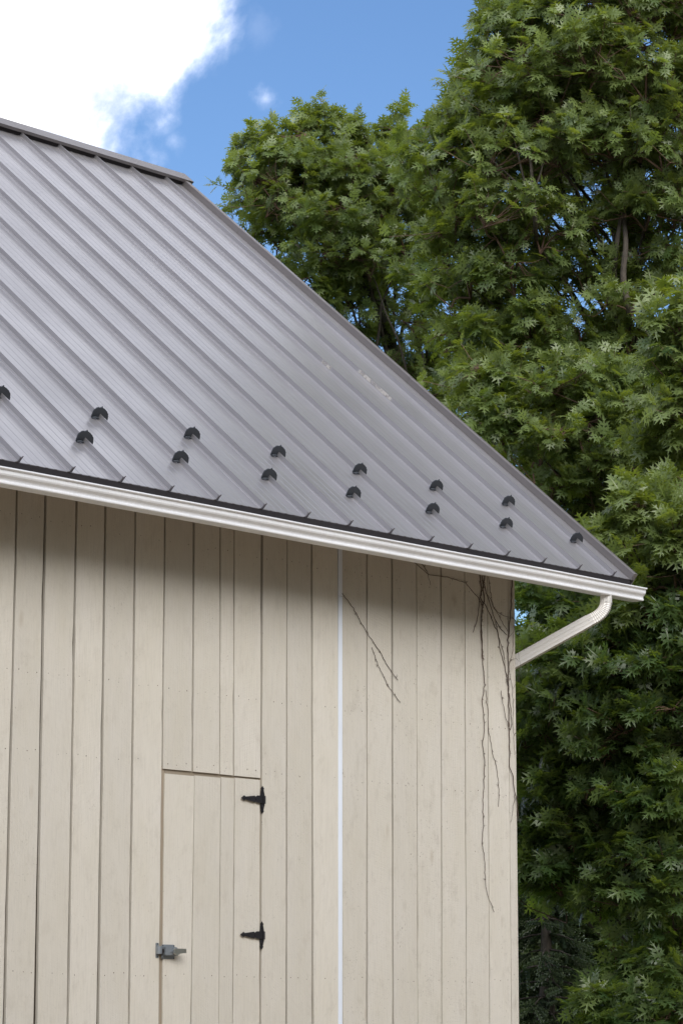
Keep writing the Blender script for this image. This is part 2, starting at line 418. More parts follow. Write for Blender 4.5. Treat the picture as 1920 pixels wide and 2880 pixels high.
# white strip with its joint
for z0, z1 in ((-4.6, -.372), (-.370, .30)):
    bm = bmesh.new(); add_box(bm, 3.2475, 3.2855, WY-.004, WY+.024, EZ+z0, EZ+z1, .001); bm_obj('joint_strip', bm, M['white'], barn)
# corner board
bm = bmesh.new()
add_box(bm, XR, XR+.022, WY+.004, WY+.20, EZ+BOTZ, EZ+.30, .002); bm_obj('corner_board', bm, M['board'], barn)
# gable wall boards
ylen = 2*6.06*CP
y = WY+.206
while y < ylen-WY-.1:
    w = random.uniform(.235, .26); y1 = min(y+w, ylen-WY)
    zt = [min(v, ylen-v)*SP/CP-.075 for v in (y, y1)]
    bm = bmesh.new(); pts = [(y, BOTZ), (y1-.008, BOTZ), (y1-.008, zt[1]), (y, zt[0])]
    add_prism(bm, pts, lambda a, b, d: (XR+.02-d, a, EZ+b), .02); bm_obj('board', bm, M['board'], barn)
    y = y1
def gable_poly(x0, x1, mat, name):
    bm = bmesh.new(); pts = [(WY+.06, BOTZ), (ylen-WY, BOTZ), (ylen-WY, .25), (ylen/2, 3.82), (WY+.06, .27)]
    add_prism(bm, pts, lambda a, b, d: (x0+d, a, EZ+b), x1-x0); bm_obj(name, bm, mat, barn)
gable_poly(XR-.06, XR-.021, M['inner'], 'gable_sheathing')
gable_poly(XL, XL+.018, M['board'], 'far_gable_wall')
bm = bmesh.new(); add_box(bm, XL+.02, XR-.07, ylen-WY-.05, ylen-WY, EZ+BOTZ, EZ+.3); bm_obj('rear_wall', bm, M['board'], barn)
bm = bmesh.new(); add_box(bm, XL-.02, XR+.03, WY+.03, ylen-WY+.03, 0, EZ+BOTZ-.005, .01); bm_obj('foundation', bm, M['inner'], barn)

# roof deck, panels, trims
RX0, RX1 = -9.6, 5.885
for f_, nm in ((roof_pt, 'roof_deck'), (rear_pt, 'rear_roof_deck')):
    vs = [f_(x_, s_, h_) for x_ in (RX0, RX1) for (s_, h_) in ((.035, -.004), (6.06, -.004), (6.04, -.045), (.045, -.045))]
    link_mesh(nm, vs, [(0, 1, 2, 3), (7, 6, 5, 4), (0, 4, 5, 1), (1, 5, 6, 2), (2, 6, 7, 3), (3, 7, 4, 0)], M['lumber'], barn)
SW = .406
def pan_profile(w, last=False):
    p = [(.0035, .036), (.0035, .0)]
    for c in (.085, .155, .225, .295):
        if c+.03 < w-.03:
            p += [(c-.013, 0), (c-.007, .0020), (c+.007, .0020), (c+.013, 0)]
    if not last: p += [(w-.022, 0), (w-.020, .0042), (w-.0055, .0042), (w-.0035, .006), (w-.0035, .037), (w+.0035, .037), (w+.0035, .034)]
    else: p += [(w, 0)]
    return p
def make_panel(w, f_, x0, mirror=False, last=False):
    pr = pan_profile(w, last); ns = 16; n = len(pr); vs = []; fs = []
    for i in range(ns+1):
        s_ = 6.03*i/ns
        for (px, h) in pr:
            wob = .0007*math.sin(s_*2.1+x0*3)*math.sin(math.pi*px/w) if h < .01 else 0
            vs.append(f_(x0+px, s_, h+wob))
    for i in range(ns):
        for j in range(n-1):
            a = i*n+j; fs.append((a, a+1, a+1+n, a+n) if not mirror else (a, a+n, a+1+n, a+1))
    # folded hem along the eave
    b = len(vs)
    for (px, h) in pr: vs.append(f_(x0+px, -.001, min(h, .003)-.004))
    for j in range(n-1): fs.append((j, b+j, b+j+1, j+1) if not mirror else (j, j+1, b+j+1, b+j))
    return link_mesh('roof_panel', vs, fs, M['roof'], barn)
for k in range(-23, 15):
    make_panel(SW if k < 14 else 5.895-14*SW, roof_pt, k*SW, last=(k == 14))
    if k % 2 == 0 or True:
        make_panel(SW if k < 14 else 5.895-14*SW, rear_pt, k*SW, True, last=(k == 14))
# bent closed ends of the seams
fin = None
for k in range(-22, 15):
    if fin is None:
        bm = bmesh.new(); pts = [(-.014, .0), (.008, .0), (.010, .020), (.0145, .045), (.010, .044), (.002, .032), (-.006, .018)]
        add_prism(bm, pts, lambda a, b, d: Vector(roof_pt(a, -.002-d, b-.0)), .004)
        fin = bm_obj('seam_end', bm, M['finend'], barn); fin.location = (k*SW, 0, 0)
    else:
        c = fin.copy(); C.objects.link(c); c.parent = barn; c.location = (k*SW, 0, 0)
# drip edge and fascia
extrude_x('drip_edge', [(.000, EZ-.005), (.006, EZ-.006), (.012, EZ-.085), (.004, EZ-.100), (-.001, EZ-.100), (.006, EZ-.085)], RX0, 5.90, M['dark'], barn)
extrude_x('fascia_board', [(.030, EZ-.02), (.050, EZ-.005), (.050, EZ-.150), (.030, EZ-.150)], RX0, 5.88, M['lumber'], barn)
# ridge cap, in lengths
def ridge(x0, x1):
    yr = 6.06*CP; prof = []
    P = lambda f_, s_, h_: f_(0, s_, h_)[1:]
    prof = [P(roof_pt, 5.977, .038), P(roof_pt, 5.970, .066), P(roof_pt, 6.1154, .066), P(rear_pt, 5.970, .066), P(rear_pt, 5.977, .038),
            P(rear_pt, 5.981, .038), P(rear_pt, 5.976, .062), P(roof_pt, 6.112, .062), P(roof_pt, 5.976, .062), P(roof_pt, 5.981, .038)]
    return extrude_x('ridge_cap', prof, x0, x1, M['trim'], barn)
for a, b in ((-9.7, -6.0), (-5.996, -2.9), (-2.896, 5.985)): ridge(a, b)
extrude_x('ridge_closure', [roof_pt(0, 5.992, .002)[1:], roof_pt(0, 5.992, .060)[1:], roof_pt(0, 6.02, .060)[1:], roof_pt(0, 6.02, .002)[1:]], -9.6, 5.89, M['dark'], barn)
# rake trim in three lengths
def rake(s0, s1, f_, dh=0.0):
    pr = [(5.895, .001), (5.893, .050+dh), (5.900, .0545+dh), (5.930, .0545+dh), (5.936, .049+dh), (5.936, -.10), (5.930, -.10), (5.930, -.001), (5.925, .002)]
    n = len(pr); vs = []
    for s_ in (s0, s1): vs += [f_(px, s_, h) for px, h in pr]
    fs = [(j, (j+1) % n, (j+1) % n+n, j+n) for j in range(n)]+[tuple(range(n))[::-1], tuple(range(n, 2*n))]
    link_mesh('rake_trim', vs, fs, M['trim'], barn)
rake(-.012, 2.74, roof_pt); rake(2.742, 5.14, roof_pt, .0018); rake(5.142, 6.03, roof_pt); rake(-.01, 6.03, rear_pt)
# roof scuffs: a pale rubbed stripe left on one pan
m, t, b = new_mat('pale_scuff'); tcx = N(t, 'ShaderNodeTexCoord')
nz_ = noise(t, mapping(t, tcx.outputs['Object'], (6, 6, 6)), 2.6, 5, .65)
b.inputs['Base Color'].default_value = (.46, .44, .42, 1); b.inputs['Roughness'].default_value = .6
tp = N(t, 'ShaderNodeBsdfTransparent'); ms = N(t, 'ShaderNodeMixShader'); t.links.new(ramp(t, nz_, 0, .9, .36, .56), ms.inputs[0])
t.links.new(tp.outputs[0], ms.inputs[1]); t.links.new(b.outputs[0], ms.inputs[2]); t.links.new(ms.outputs[0], t.nodes['Material Output'].inputs[0])
for (k, s0, s1) in ((13, 2.27, 2.69), (12, 2.59, 2.70)):
    xx = k*SW-.0046
    link_mesh('scuff_mark', [roof_pt(xx, s0, .008), roof_pt(xx, s1, .008), roof_pt(xx, s1, .034), roof_pt(xx, s0, .034)], [(0, 1, 2, 3)], m, barn)

# snow guards clamped on the seams: uphill plate with a scalloped crest, rolled foot, clamp block and bolt
def guard_local(a, s_, h):     # local frame: a along x, s up the slope, h off the pan
    return Vector((a, s_*CP-h*SP, s_*SP+h*CP))
def make_guard():
    root = sub('snow_guard', barn)
    half = [(.006, .004), (.006, .036), (0, .0395)]
    outl = [(-.006, .036), (-.005, .008), (-.030, .013), (-.058, .003), (-.063, .022), (-.067, .045), (-.066, .060), (-.058, .067), (-.052, .075), (-.040, .080), (-.028, .079),
            (-.020, .083), (-.014, .091), (-.008, .082), (.001, .080), (.012, .077), (.022, .073), (.031, .067), (.041, .064), (.049, .055), (.060, .048), (.066, .036), (.075, .022), (.080, .003), (.052, .004), (.030, .011), (.006, .007), (.006, .036), (0, .041)]
    bm = bmesh.new(); add_prism(bm, outl, lambda a, b, d: guard_local(a, d-.0, b), .006)
    bm_obj('guard_plate', bm, M['guard'], root)
    tb = []
    for sg in (-1, 1):
        pts = [guard_local(sg*a, -.010, h) for a, h in ((.008, .010), (.028, .014), (.046, .011), (.060, .006))]
        tb.append(tube([list(p) for p in pts], [.006, .0065, .0065, .006], 8))
    tubes_obj('rolled_foot', tb, M['guard'], root)
    bm = bmesh.new()
    for x0, x1 in ((-.026, -.005), (.005, .020)):
        pts = [(x0, .006), (x1, .006), (x1, .038), (x0, .034)]
        add_prism(bm, pts, lambda a, b, d: guard_local(a, .008+d, b), .034)
    bm_obj('seam_clamp', bm, M['clamp'], root)
    bm = bmesh.new(); add_disc(bm, guard_local(-.026, .030, .022), (-1, 0, 0), .0075, .006, 6)
    add_disc(bm, guard_local(-.026, .016, .022), (-1, 0, 0), .0055, .002, 8)
    bm_obj('bolt', bm, M['latch'], root)
    return root
def copy_tree(o, parent):
    c = o.copy(); C.objects.link(c); c.parent = parent
    for ch in list(o.children): copy_tree(ch, c)
    return c
g0 = None
for k in range(-7, 15):
    s_ = .825 if k % 2 else .432
    if g0 is None: g0 = make_guard(); gr = g0
    else: gr = copy_tree(g0, barn)
    p = roof_pt(k*SW, s_+random.uniform(-.006, .006), 0); gr.location = p
    gr.rotation_euler = (0, 0, random.uniform(-.02, .02))

# gutter: K-style trough
GX1 = 5.962
out = [(.027, -.048), (.027, -.158), (-.056, -.158), (-.066, -.1565), (-.0685, -.152), (-.0685, -.1435), (-.064, -.1405), (-.0655, -.132), (-.070, -.1245), (-.077, -.118), (-.084, -.111),
       (-.0885, -.102), (-.0895, -.088), (-.090, -.0815), (-.099, -.0785), (-.103, -.0745), (-.103, -.068), (-.098, -.0655)]
inn = [(-.094, -.0675), (-.0945, -.073), (-.087, -.078), (-.0865, -.102), (-.082, -.109), (-.067, -.123), (-.062, -.133), (-.062, -.154), (.024, -.155), (.024, -.048)]
prof = [(y_, EZ+z_) for y_, z_ in out+inn]
gut = extrude_x('gutter', prof, -9.65, GX1, M['gutter'], barn, nseg=60, jit=.0011)
bm = bmesh.new(); ec = [(y_, EZ+z_) for y_, z_ in out]
add_prism(bm, ec, lambda a, b, d: (GX1+.0005+d, a, b), .004); bm_obj('end_cap', bm, M['gutter'], gut)

# downspout: outlet, crimped elbow, slanting length, lower elbow and pipe down the gable wall
def sweep_rect(path, hw, hd, mat, name, parent, ribs=None, wdir=None):
    """rounded fluted rectangle swept on a path"""
    path = [Vector(p) for p in path]; ring = []
    prof = []
    def side(ax, ay, bx, by, fl):
        out_ = []
        for q in range(9):
            tt = q/9; x_ = ax+(bx-ax)*tt; y_ = ay+(by-ay)*tt
            nx, ny = (by-ay), -(bx-ax); l_ = math.hypot(nx, ny); d_ = fl*(.5-.5*math.cos(tt*math.pi*6))
            out_.append((x_-nx/l_*d_, y_-ny/l_*d_))
        return out_
    prof += side(-hw+.004, -hd, hw-.004, -hd, .0022)+side(hw, -hd+.004, hw, hd-.004, .0022)+side(hw-.004, hd, -hw+.004, hd, .0022)+side(-hw, hd-.004, -hw, -hd+.004, .0022)
    n = len(prof); vs = []; fs = []
    for i, p in enumerate(path):
        T = (path[min(i+1, len(path)-1)]-path[max(i-1, 0)]).normalized()
        A = (wdir-T*wdir.dot(T)).normalized(); B = T.cross(A)
        k = 1.0 if not ribs else 1+ribs[i]
        for (a, b_) in prof:
            vs.append(p+A*a*k+B*b_*k)
    for i in range(len(path)-1):
        for j in range(n):
            a = i*n+j; b_ = i*n+(j+1) % n; fs.append((a, b_, b_+n, a+n))
    fs.append(tuple(range(n))); fs.append(tuple((len(path)-1)*n+j for j in range(n))[::-1])
    return link_mesh(name, vs, fs, mat, parent)
ds = sub('downspout', barn)
P0 = Vector((5.580, -.020, EZ-.157)); P1 = Vector((5.577, -.020, EZ-.272))
PE = Vector((5.165, .580, EZ-.665)); slant = (PE-P1).normalized()
wd = Vector((slant.y, -slant.x, 0)).normalized()
path = [P0, P0+(P1-P0)*.5]; ribs = [0, 0]
Q0 = P1+Vector((0, 0, .075)); Q2 = P1+slant*.125; nb = 28
for i in range(nb+1):
    u = i/nb; c1 = P1+Vector((0, 0, -.012))
    path.append(Q0*(1-u)**2+c1*2*u*(1-u)+Q2*u*u); ribs.append((-.055 if i % 2 else .012) if 1 < i < nb-1 else 0)
path.append(Q2+slant*.02); ribs.append(0)
sweep_rect(path, .031, .041, M['pipe'], 'elbow', ds, ribs, wd)
sweep_rect([Q2+slant*.015, Q2+slant*.3, PE], .0335, .0435, M['pipe'], 'slant_pipe', ds, None, wd)
low = [PE-slant*.02, PE+slant*.03+Vector((0, 0, -.02)), PE+Vector((0, .03, -.10)), PE+Vector((0, .035, -.2))]
sweep_rect(low, .031, .041, M['pipe'], 'lower_elbow', ds, None, wd)
sweep_rect([PE+Vector((0, .035, -.19)), Vector((PE.x, PE.y+.035, .25))], .0335, .0435, M['pipe'], 'drop_pipe', ds, None, wd)
bm = bmesh.new(); q = Q2+slant*.012
for sg in (-1, 1): add_disc(bm, q+wd*sg*.034+Vector((0, 0, 0)), wd*sg, .004, .003, 6)
bm_obj('rivet', bm, M['clamp'], ds)

# hinges on the door
def make_hinge(z):
    root = sub('hinge', door, (2.525, WY, EZ+z))
    K = lambda px, py: ((px-1085)/3990, (900-py)/5840)
    f_ = lambda y0: (lambda a, b_, d: (a, y0-d, b_))
    vert = [K(*p) for p in ((1085, 390), (1145, 490), (1122, 515), (1165, 745), (1165, 1045), (1118, 1290), (1140, 1310), (1078, 1410), (1020, 1300), (1042, 1290), (1010, 1045), (1010, 745), (1045, 515), (1030, 480))]
    bm = bmesh.new(); add_prism(bm, vert[::-1], f_(0.0005), .0045); bm_obj('jamb_leaf', bm, M['black'], root)
    strap = [K(*p) for p in ((1165, 757), (880, 757), (810, 815), (780, 772), (440, 835), (400, 792), (290, 887), (400, 985), (440, 940), (780, 1020), (810, 985), (880, 1025), (1165, 1040))]
    bm = bmesh.new(); add_prism(bm, strap, f_(-.0045), .0042); bm_obj('strap', bm, M['black'], root)
    bm = bmesh.new()
    tb = [tube([[K(1130, 757)[0], -.009, K(0, 757)[1]], [K(1130, 757)[0], -.009, K(0, 1045)[1]]], .0085, 8)]
    bm.free(); tubes_obj('barrel', tb, M['black'], root)
    bm = bmesh.new()
    for px, py, y_ in ((400, 890, -.0087), (595, 895, -.0087), (820, 890, -.0087), (1090, 640, -.004), (1085, 1190, -.004)):
        a, b_ = K(px, py); add_disc(bm, (a, y_, b_), (0, -1, 0), .0052, .003, 8)
    bm_obj('bolt_head', bm, M['black'], root)
    return root
make_hinge(-1.7585); make_hinge(-2.611)

# latch: keeper on the jamb board, rim lock body and lever on the door
lat = sub('latch', door, (0, WY, EZ))
bm = bmesh.new(); add_box(bm, 1.590, 1.616, -.004, 0, -2.767, -2.676, .003, 2); bm_obj('keeper_plate', bm, M['latch'], lat)
bm = bmesh.new()
pts = [(1.588, -.004), (1.588, -.022), (1.600, -.030), (1.616, -.027), (1.631, -.018), (1.631, -.004)]
add_prism(bm, pts, lambda a, b_, d: (a, b_, -2.742+d), .047); bm_obj('keeper', bm, M['latch'], lat)
bm = bmesh.new(); add_box(bm, 1.641, 1.752, -.004, .0025, -2.772, -2.685, .003, 2); bm_obj('lock_plate', bm, M['latch'], lat)
bm = bmesh.new(); add_box(bm, 1.646, 1.748, -.030, -.0045, -2.752, -2.700, .003, 2)
add_box(bm, 1.748, 1.764, -.022, -.0045, -2.750, -2.706, .002); bm_obj('lock_body', bm, M['latch'], lat)
bm = bmesh.new(); add_box(bm, 1.626, 1.646, -.020, -.006, -2.737, -2.713, .001); bm_obj('bolt_tongue', bm, M['dark'], lat)
bm = bmesh.new(); add_disc(bm, (1.722, -.030, -2.726), (0, -1, 0), .018, .012, 16); add_disc(bm, (1.694, -.030, -2.727), (0, -1, 0), .006, .003, 8)
bm_obj('spindle', bm, M['latch'], lat)
bm = bmesh.new(); pts = [(1.702, -2.737), (1.701, -2.714), (1.712, -2.709), (1.798, -2.709), (1.798, -2.735), (1.748, -2.739), (1.730, -2.749), (1.716, -2.747)]
add_prism(bm, pts, lambda a, b_, d: (a, -.040-d+.08*(1.70-a)*.6, b_), .012)
bm_obj('lever', bm, M['lever'], lat)
bm = bmesh.new()
for a, b_ in ((1.603, -2.683), (1.603, -2.760)): add_disc(bm, (a, -.004, b_), (0, -1, 0), .004, .002, 8)
for a, b_ in ((1.650, -2.692), (1.744, -2.692), (1.650, -2.766), (1.744, -2.766)): add_disc(bm, (a, -.004, b_), (0, -1, 0), .004, .0015, 8)
bm_obj('screw', bm, M['dark'], lat)

# nail heads: joined, each is only a speck
tb = []
bm = bmesh.new()
for i in range(nl-1):
    xc = (LN_T[i]+LN_T[i+1])/2; w = LN_T[i+1]-LN_T[i]
    for z in (-.2, -1.12, -1.58, -2.87, -3.9):
        if w < .15: offs = (0,)
        else: offs = (-w*.32, w*random.uniform(-.05, .05), w*.30)
        for o_ in offs:
            if random.random() < .22: continue
            zz = z+random.uniform(-.012, .012)
            if door_l <= i < door_r and -1.66 < zz < -1.60: continue
            yb = WY if not (door_l <= i < door_r and zz < -1.6) else WY+.003
            add_disc(bm, (xc+o_, yb-.0012, EZ+zz), (0, -1, 0), random.uniform(.0024, .0042), .0008, 6)
no_ = bm_obj('nail_heads', bm, M['vine'], barn); no_['kind'] = 'stuff'

# ------------------------------------------------------------------ dead vines on the wall
def zpts(org, k, pts): return [(org[0]+x_/k, org[1]+y_/k) for x_, y_ in pts]
Z1 = lambda p: zpts((940, 1580), 5.6, p); Z2 = lambda p: zpts((1280, 1600), 6.533, p)
Z3 = lambda p: zpts((1280, 1940), 6.533, p); Z4 = lambda p: zpts((1280, 2280), 6.533, p); Z0 = lambda p: zpts((900, 1250), 1.568, p)
def stem_tubes(uv, r0, r1, y=WY-.006, sprigs=1.0, seed=0, wob=.0025):
    rr = random.Random(seed); P = [on_y(u, v, y) for u, v in uv]
    # resample
    pts = []
    for a, b_ in zip(P[:-1], P[1:]):
        n_ = max(2, int((b_-a).length/.02))
        for q in range(n_): pts.append(a.lerp(b_, q/n_)+Vector((rr.gauss(0, wob), rr.uniform(-.003, .002), rr.gauss(0, wob*.5))))
    pts.append(P[-1]); n_ = len(pts)
    rad = [.64*(r0+(r1-r0)*i/n_)*(1+.25*(rr.random() < .15)) for i in range(n_)]
    out_ = [tube([list(p) for p in pts], rad, 5)]
    i = 2
    while i < n_-1:
        if rr.random() < sprigs:
            c = pts[i]; sd_ = rr.choice((-1, 1)); base_a = rr.uniform(-.9, .9)
            for q in range(rr.randint(2, 5)):
                an = base_a+rr.uniform(-.7, .7); ln = rr.uniform(.008, .028)
                e_ = c+Vector((sd_*math.cos(an)*ln, rr.uniform(-.004, .003), math.sin(an)*ln))
                out_.append(tube([list(c), list(c.lerp(e_, .5)+Vector((0, 0, rr.uniform(-.003, .003)))), list(e_)], [.0011, .0009, .0006], 3))
        i += rr.randint(2, 6)
    return out_
v1 = thing('dead_vine', 'thin dead vine stems slanting down the beige boards right beside the white strip', 'vine', tuple(on_y(961, 1670, WY)), group='dead vines on the barn wall')
v2 = thing('dead_vine', 'tangle of brown dead vine stems hanging from the eave at the barn corner', 'vine', tuple(on_y(1420, 1640, WY)), group='dead vines on the barn wall')
def part_of(root, name, tubes, mat):
    o = tubes_obj(name, tubes, mat, root); o.location = -Vector(root.location); return o
part_of(v1, 'stem', stem_tubes(Z1([(120, 500), (200, 600), (300, 730), (400, 930), (500, 1090), (615, 1270), (700, 1390), (780, 1520), (840, 1640), (905, 1740), (1000, 1865)]), .0035, .0030, seed=1), M['vine'])
part_of(v1, 'stem', stem_tubes(Z1([(575, 1345), (640, 1480), (680, 1630), (760, 1770), (820, 1920), (905, 2040), (1040, 2215)]), .0030, .0028, seed=2), M['vine'])
stems = [
 (Z0([(415, 520), (480, 575), (560, 585), (640, 610), (690, 670), (720, 720)]), .0034, .003, .5),
 (Z0([(445, 520), (470, 560), (485, 620)]), .003, .002, .9),
 (Z2([(450, 110), (470, 300), (470, 480), (430, 580), (420, 800), (390, 960), (320, 1165)]), .005, .0025, .8),
 (Z2([(540, 130), (500, 350), (530, 540), (490, 750), (475, 1000), (490, 1400), (500, 1700), (515, 1900), (530, 2030), (510, 2352)])+
  Z3([(485, 200), (505, 340), (530, 620), (515, 870), (495, 1020), (510, 1160), (540, 1330), (535, 1480), (525, 1650), (520, 1800), (505, 1950), (512, 2100), (505, 2250), (515, 2352)])+
  Z4([(520, 150), (505, 350), (492, 605), (510, 730), (530, 900), (545, 1030), (545, 1200), (560, 1400), (590, 1530), (620, 1640), (655, 1700), (710, 1865)]), .0052, .0026, .9),
 (Z2([(480, 130), (520, 330), (460, 480), (490, 700), (460, 1100), (480, 1400), (490, 1650)]), .0046, .003, .7),
 (Z2([(530, 330), (560, 450), (650, 560), (690, 690), (780, 790), (860, 850), (960, 885), (1060, 890)]), .003, .0022, .8),
 (Z2([(470, 560), (560, 690), (640, 850), (700, 1020), (770, 1160), (820, 1500), (880, 1680), (910, 1850), (960, 2100), (970, 2352)]), .004, .003, .6),
 (Z2([(500, 200), (570, 440), (640, 680), (700, 880), (780, 1020), (850, 1120), (945, 1215)]), .004, .003, .7),
 (Z2([(600, 150), (640, 400), (690, 690), (790, 850), (880, 1020), (960, 1150)]), .0026, .002, .6),
 (Z2([(740, 960), (790, 1250), (880, 1530), (905, 1750), (940, 2000), (965, 2150)]), .0032, .0024, .8),
 (Z2([(1040, 200), (1020, 700), (990, 1000), (970, 1250), (955, 1500), (970, 1800), (970, 2100), (980, 2352)])+
  Z3([(975, 300), (985, 700), (990, 1000), (990, 1400), (1060, 1600), (1085, 1850), (1130, 2050), (1140, 2352)])+Z4([(1135, 170)]), .0068, .0042, .35),
 (Z3([(835, 20), (870, 250), (920, 500), (980, 700), (1000, 740), (1035, 640), (1020, 400), (985, 60)]), .0030, .0040, .5),
 (Z3([(545, 0), (570, 100), (580, 300), (600, 400), (600, 600), (600, 750), (665, 1040), (695, 1240), (740, 1360), (790, 1700), (797, 1960), (785, 2150)]), .003, .0028, .5),
 (Z2([(1050, 1180), (1060, 1500), (990, 1750), (990, 1900), (1050, 2200)])+Z3([(1060, 370), (1040, 560), (1070, 720), (1070, 930), (1090, 1200)]), .0022, .002, .5),
 (Z3([(1085, 1900), (1075, 2080), (1045, 2250)])+Z4([(1045, 60), (1010, 210)]), .0022, .002, .3),
 (Z2([(1150, 1220), (1145, 1500), (1190, 1750), (1170, 2000), (1050, 2200)]), .0016, .0014, .1),
 (Z2([(1110, 1150), (1190, 1250), (1270, 1500), (1300, 1560)]), .0014, .0012, .1),
 (Z2([(990, 900), (1080, 920), (1130, 1080), (1180, 1180)]), .0022, .0014, .6),
 (Z2([(985, 1250), (1060, 1160), (1110, 980), (1070, 760)]), .0020, .0014, .7),
 (Z2([(975, 1720), (1060, 1660), (1110, 1640), (1160, 1700)]), .0026, .0014, .9),
]
for si, (uv, r0, r1, sp_) in enumerate(stems):
    part_of(v2, 'stem', stem_tubes(uv, r0, r1, WY-.004-.0012*(si % 6), sp_, seed=10+si), M['vine'])

# ------------------------------------------------------------------ oak leaves
def leaf_template(detail):
    """red oak leaf: slim blade along y, length 1, with open sinuses and narrow-necked, bristle-toothed lobes"""
    B = [(.012, 0), (.04, .08), (.06, .20), (.055, .30), (.065, .43), (.055, .54), (.055, .66), (.045, .80), (.04, .90), (0, 1.10)]
    if detail:      # (lower neck, upper neck, teeth and notches, triangles; A and C are the neck points)
        lobes = [(1, 2, [(.21, .07), (.23, .20)], [('A', 0, 1), ('A', 1, 'C')]),
                 (3, 4, [(.36, .27), (.28, .37), (.51, .50), (.30, .48), (.36, .63)], [('A', 0, 1), ('A', 1, 'C'), (1, 3, 'C'), (1, 2, 3), ('C', 3, 4)]),
                 (5, 6, [(.30, .57), (.23, .66), (.39, .85), (.19, .75)], [('A', 0, 1), ('A', 1, 'C'), (1, 2, 3), (1, 3, 'C')]),
                 (7, 8, [(.17, .94)], [('A', 0, 'C')])]
    else:
        B = [B[k] for k in (0, 1, 2, 3, 4, 5, 6, 9)]
        lobes = [(1, 2, [(.24, .14)], [('A', 0, 'C')]), (3, 4, [(.37, .30), (.50, .55)], [('A', 0, 1), ('A', 1, 'C')]), (5, 6, [(.40, .84)], [('A', 0, 'C')])]
    zf = lambda x_, y_: .12*abs(x_)-.38*x_*x_-.24*(y_-.35)**2
    V = [(0, y_, zf(0, y_)) for _, y_ in B]; F = []
    for sg in (-1, 1):
        bi = []
        for k, (x_, y_) in enumerate(B):
            if x_ == 0: bi.append(k)
            else: bi.append(len(V)); V.append((sg*x_, y_, zf(x_, y_)+.008))
        fl = (lambda t_: t_) if sg > 0 else (lambda t_: t_[::-1])
        for q in range(len(B)-1):
            a, b_, c, d = q, bi[q], bi[q+1], q+1
            F += [fl((a, b_, c))] if c == d else [fl((a, b_, c)), fl((a, c, d))]
        for (lo, hi, pts, tris) in lobes:
            o_ = len(V)
            for (x_, y_) in pts: V.append((sg*x_, y_, zf(x_, y_)))
            g_ = {'A': bi[lo], 'C': bi[hi]}
            for t_ in tris: F.append(fl(tuple(g_[q] if q in g_ else o_+q for q in t_)))
    b0 = len(V); V += [(-.012, 0, 0), (.012, 0, 0), (0, -.22, .03)]; F.append((b0+2, b0+1, b0))
    V = np.array(V, float); V[:, 0] *= 1.0; V[:, 1] = V[:, 1]*.95+.20
    return V, np.array(F)
LV_HI, LF_HI = leaf_template(True); LV_LO, LF_LO = leaf_template(False)

def leaf_frames(pos, axis, nrm, size):
    axis = axis/np.linalg.norm(axis, axis=1)[:, None]
    X = np.cross(axis, nrm); X /= np.linalg.norm(X, axis=1)[:, None]+1e-9; Z = np.cross(X, axis)
    return X, axis, Z
def leaves_mesh(name, pos, axis, nrm, size, tint, LV, LF, mat, parent, curl=None):
    X, Y, Z = leaf_frames(pos, axis, nrm, size); n = len(pos)
    cz = curl if curl is not None else np.ones(n)
    lv = LV[None]*np.ones((n, 1, 1)); lv[:, :, 2] *= cz[:, None]
    V = pos[:, None]+size[:, None, None]*(lv[:, :, 0:1]*X[:, None]+lv[:, :, 1:2]*Y[:, None]+lv[:, :, 2:3]*Z[:, None])
    F = (LF[None]+(np.arange(n)*len(LV))[:, None, None]).reshape(-1, 3)
    return fast_mesh(name, V.reshape(-1, 3), [F], mat, parent, tint=np.repeat(tint, len(LV)))

CAMn = np.array(CAM); FWn, RTn, UPn = np.array(fw), np.array(rt), np.array(up)
def project(P):
    d = P-CAMn; z = d @ FWn
    return 960+FPX*(d @ RTn)/z, 1440-FPX*(d @ UPn)/z, z
# silhouette of the barn in the picture, for finding which leaves the photograph shows
RKx = np.array([0, 528, 1790, 1815]); RKy = np.array([331, 490, 1625, 1655])
def behind_barn(u, v):
    ry = np.interp(u, RKx, RKy)
    roofm = (u < 1815) & (v > ry) & (v < 1400+.165*(u))
    wallm = (u < 1450) & (v > 1300)
    return roofm | wallm

leaf_mesh_cache = []
def hero_meshes():
    if leaf_mesh_cache: return leaf_mesh_cache
    for i in range(10):
        V = LV_HI.copy(); cz = random.uniform(.5, 1.7); V[:, 2] *= cz
        V[:, 0] *= random.uniform(.85, 1.12); V[:, 0] += .06*random.uniform(-1, 1)*(V[:, 1]-.2)**2
        me = bpy.data.meshes.new('leaf'); me.from_pydata(V.tolist(), [], LF_HI.tolist()); me.update(); me.materials.append(M['leaf'])
        a = me.attributes.new('tint', 'FLOAT', 'POINT'); a.data.foreach_set('value', np.full(len(V), .15+.75*i/9, np.float32))
        leaf_mesh_cache.append(me)
    return leaf_mesh_cache

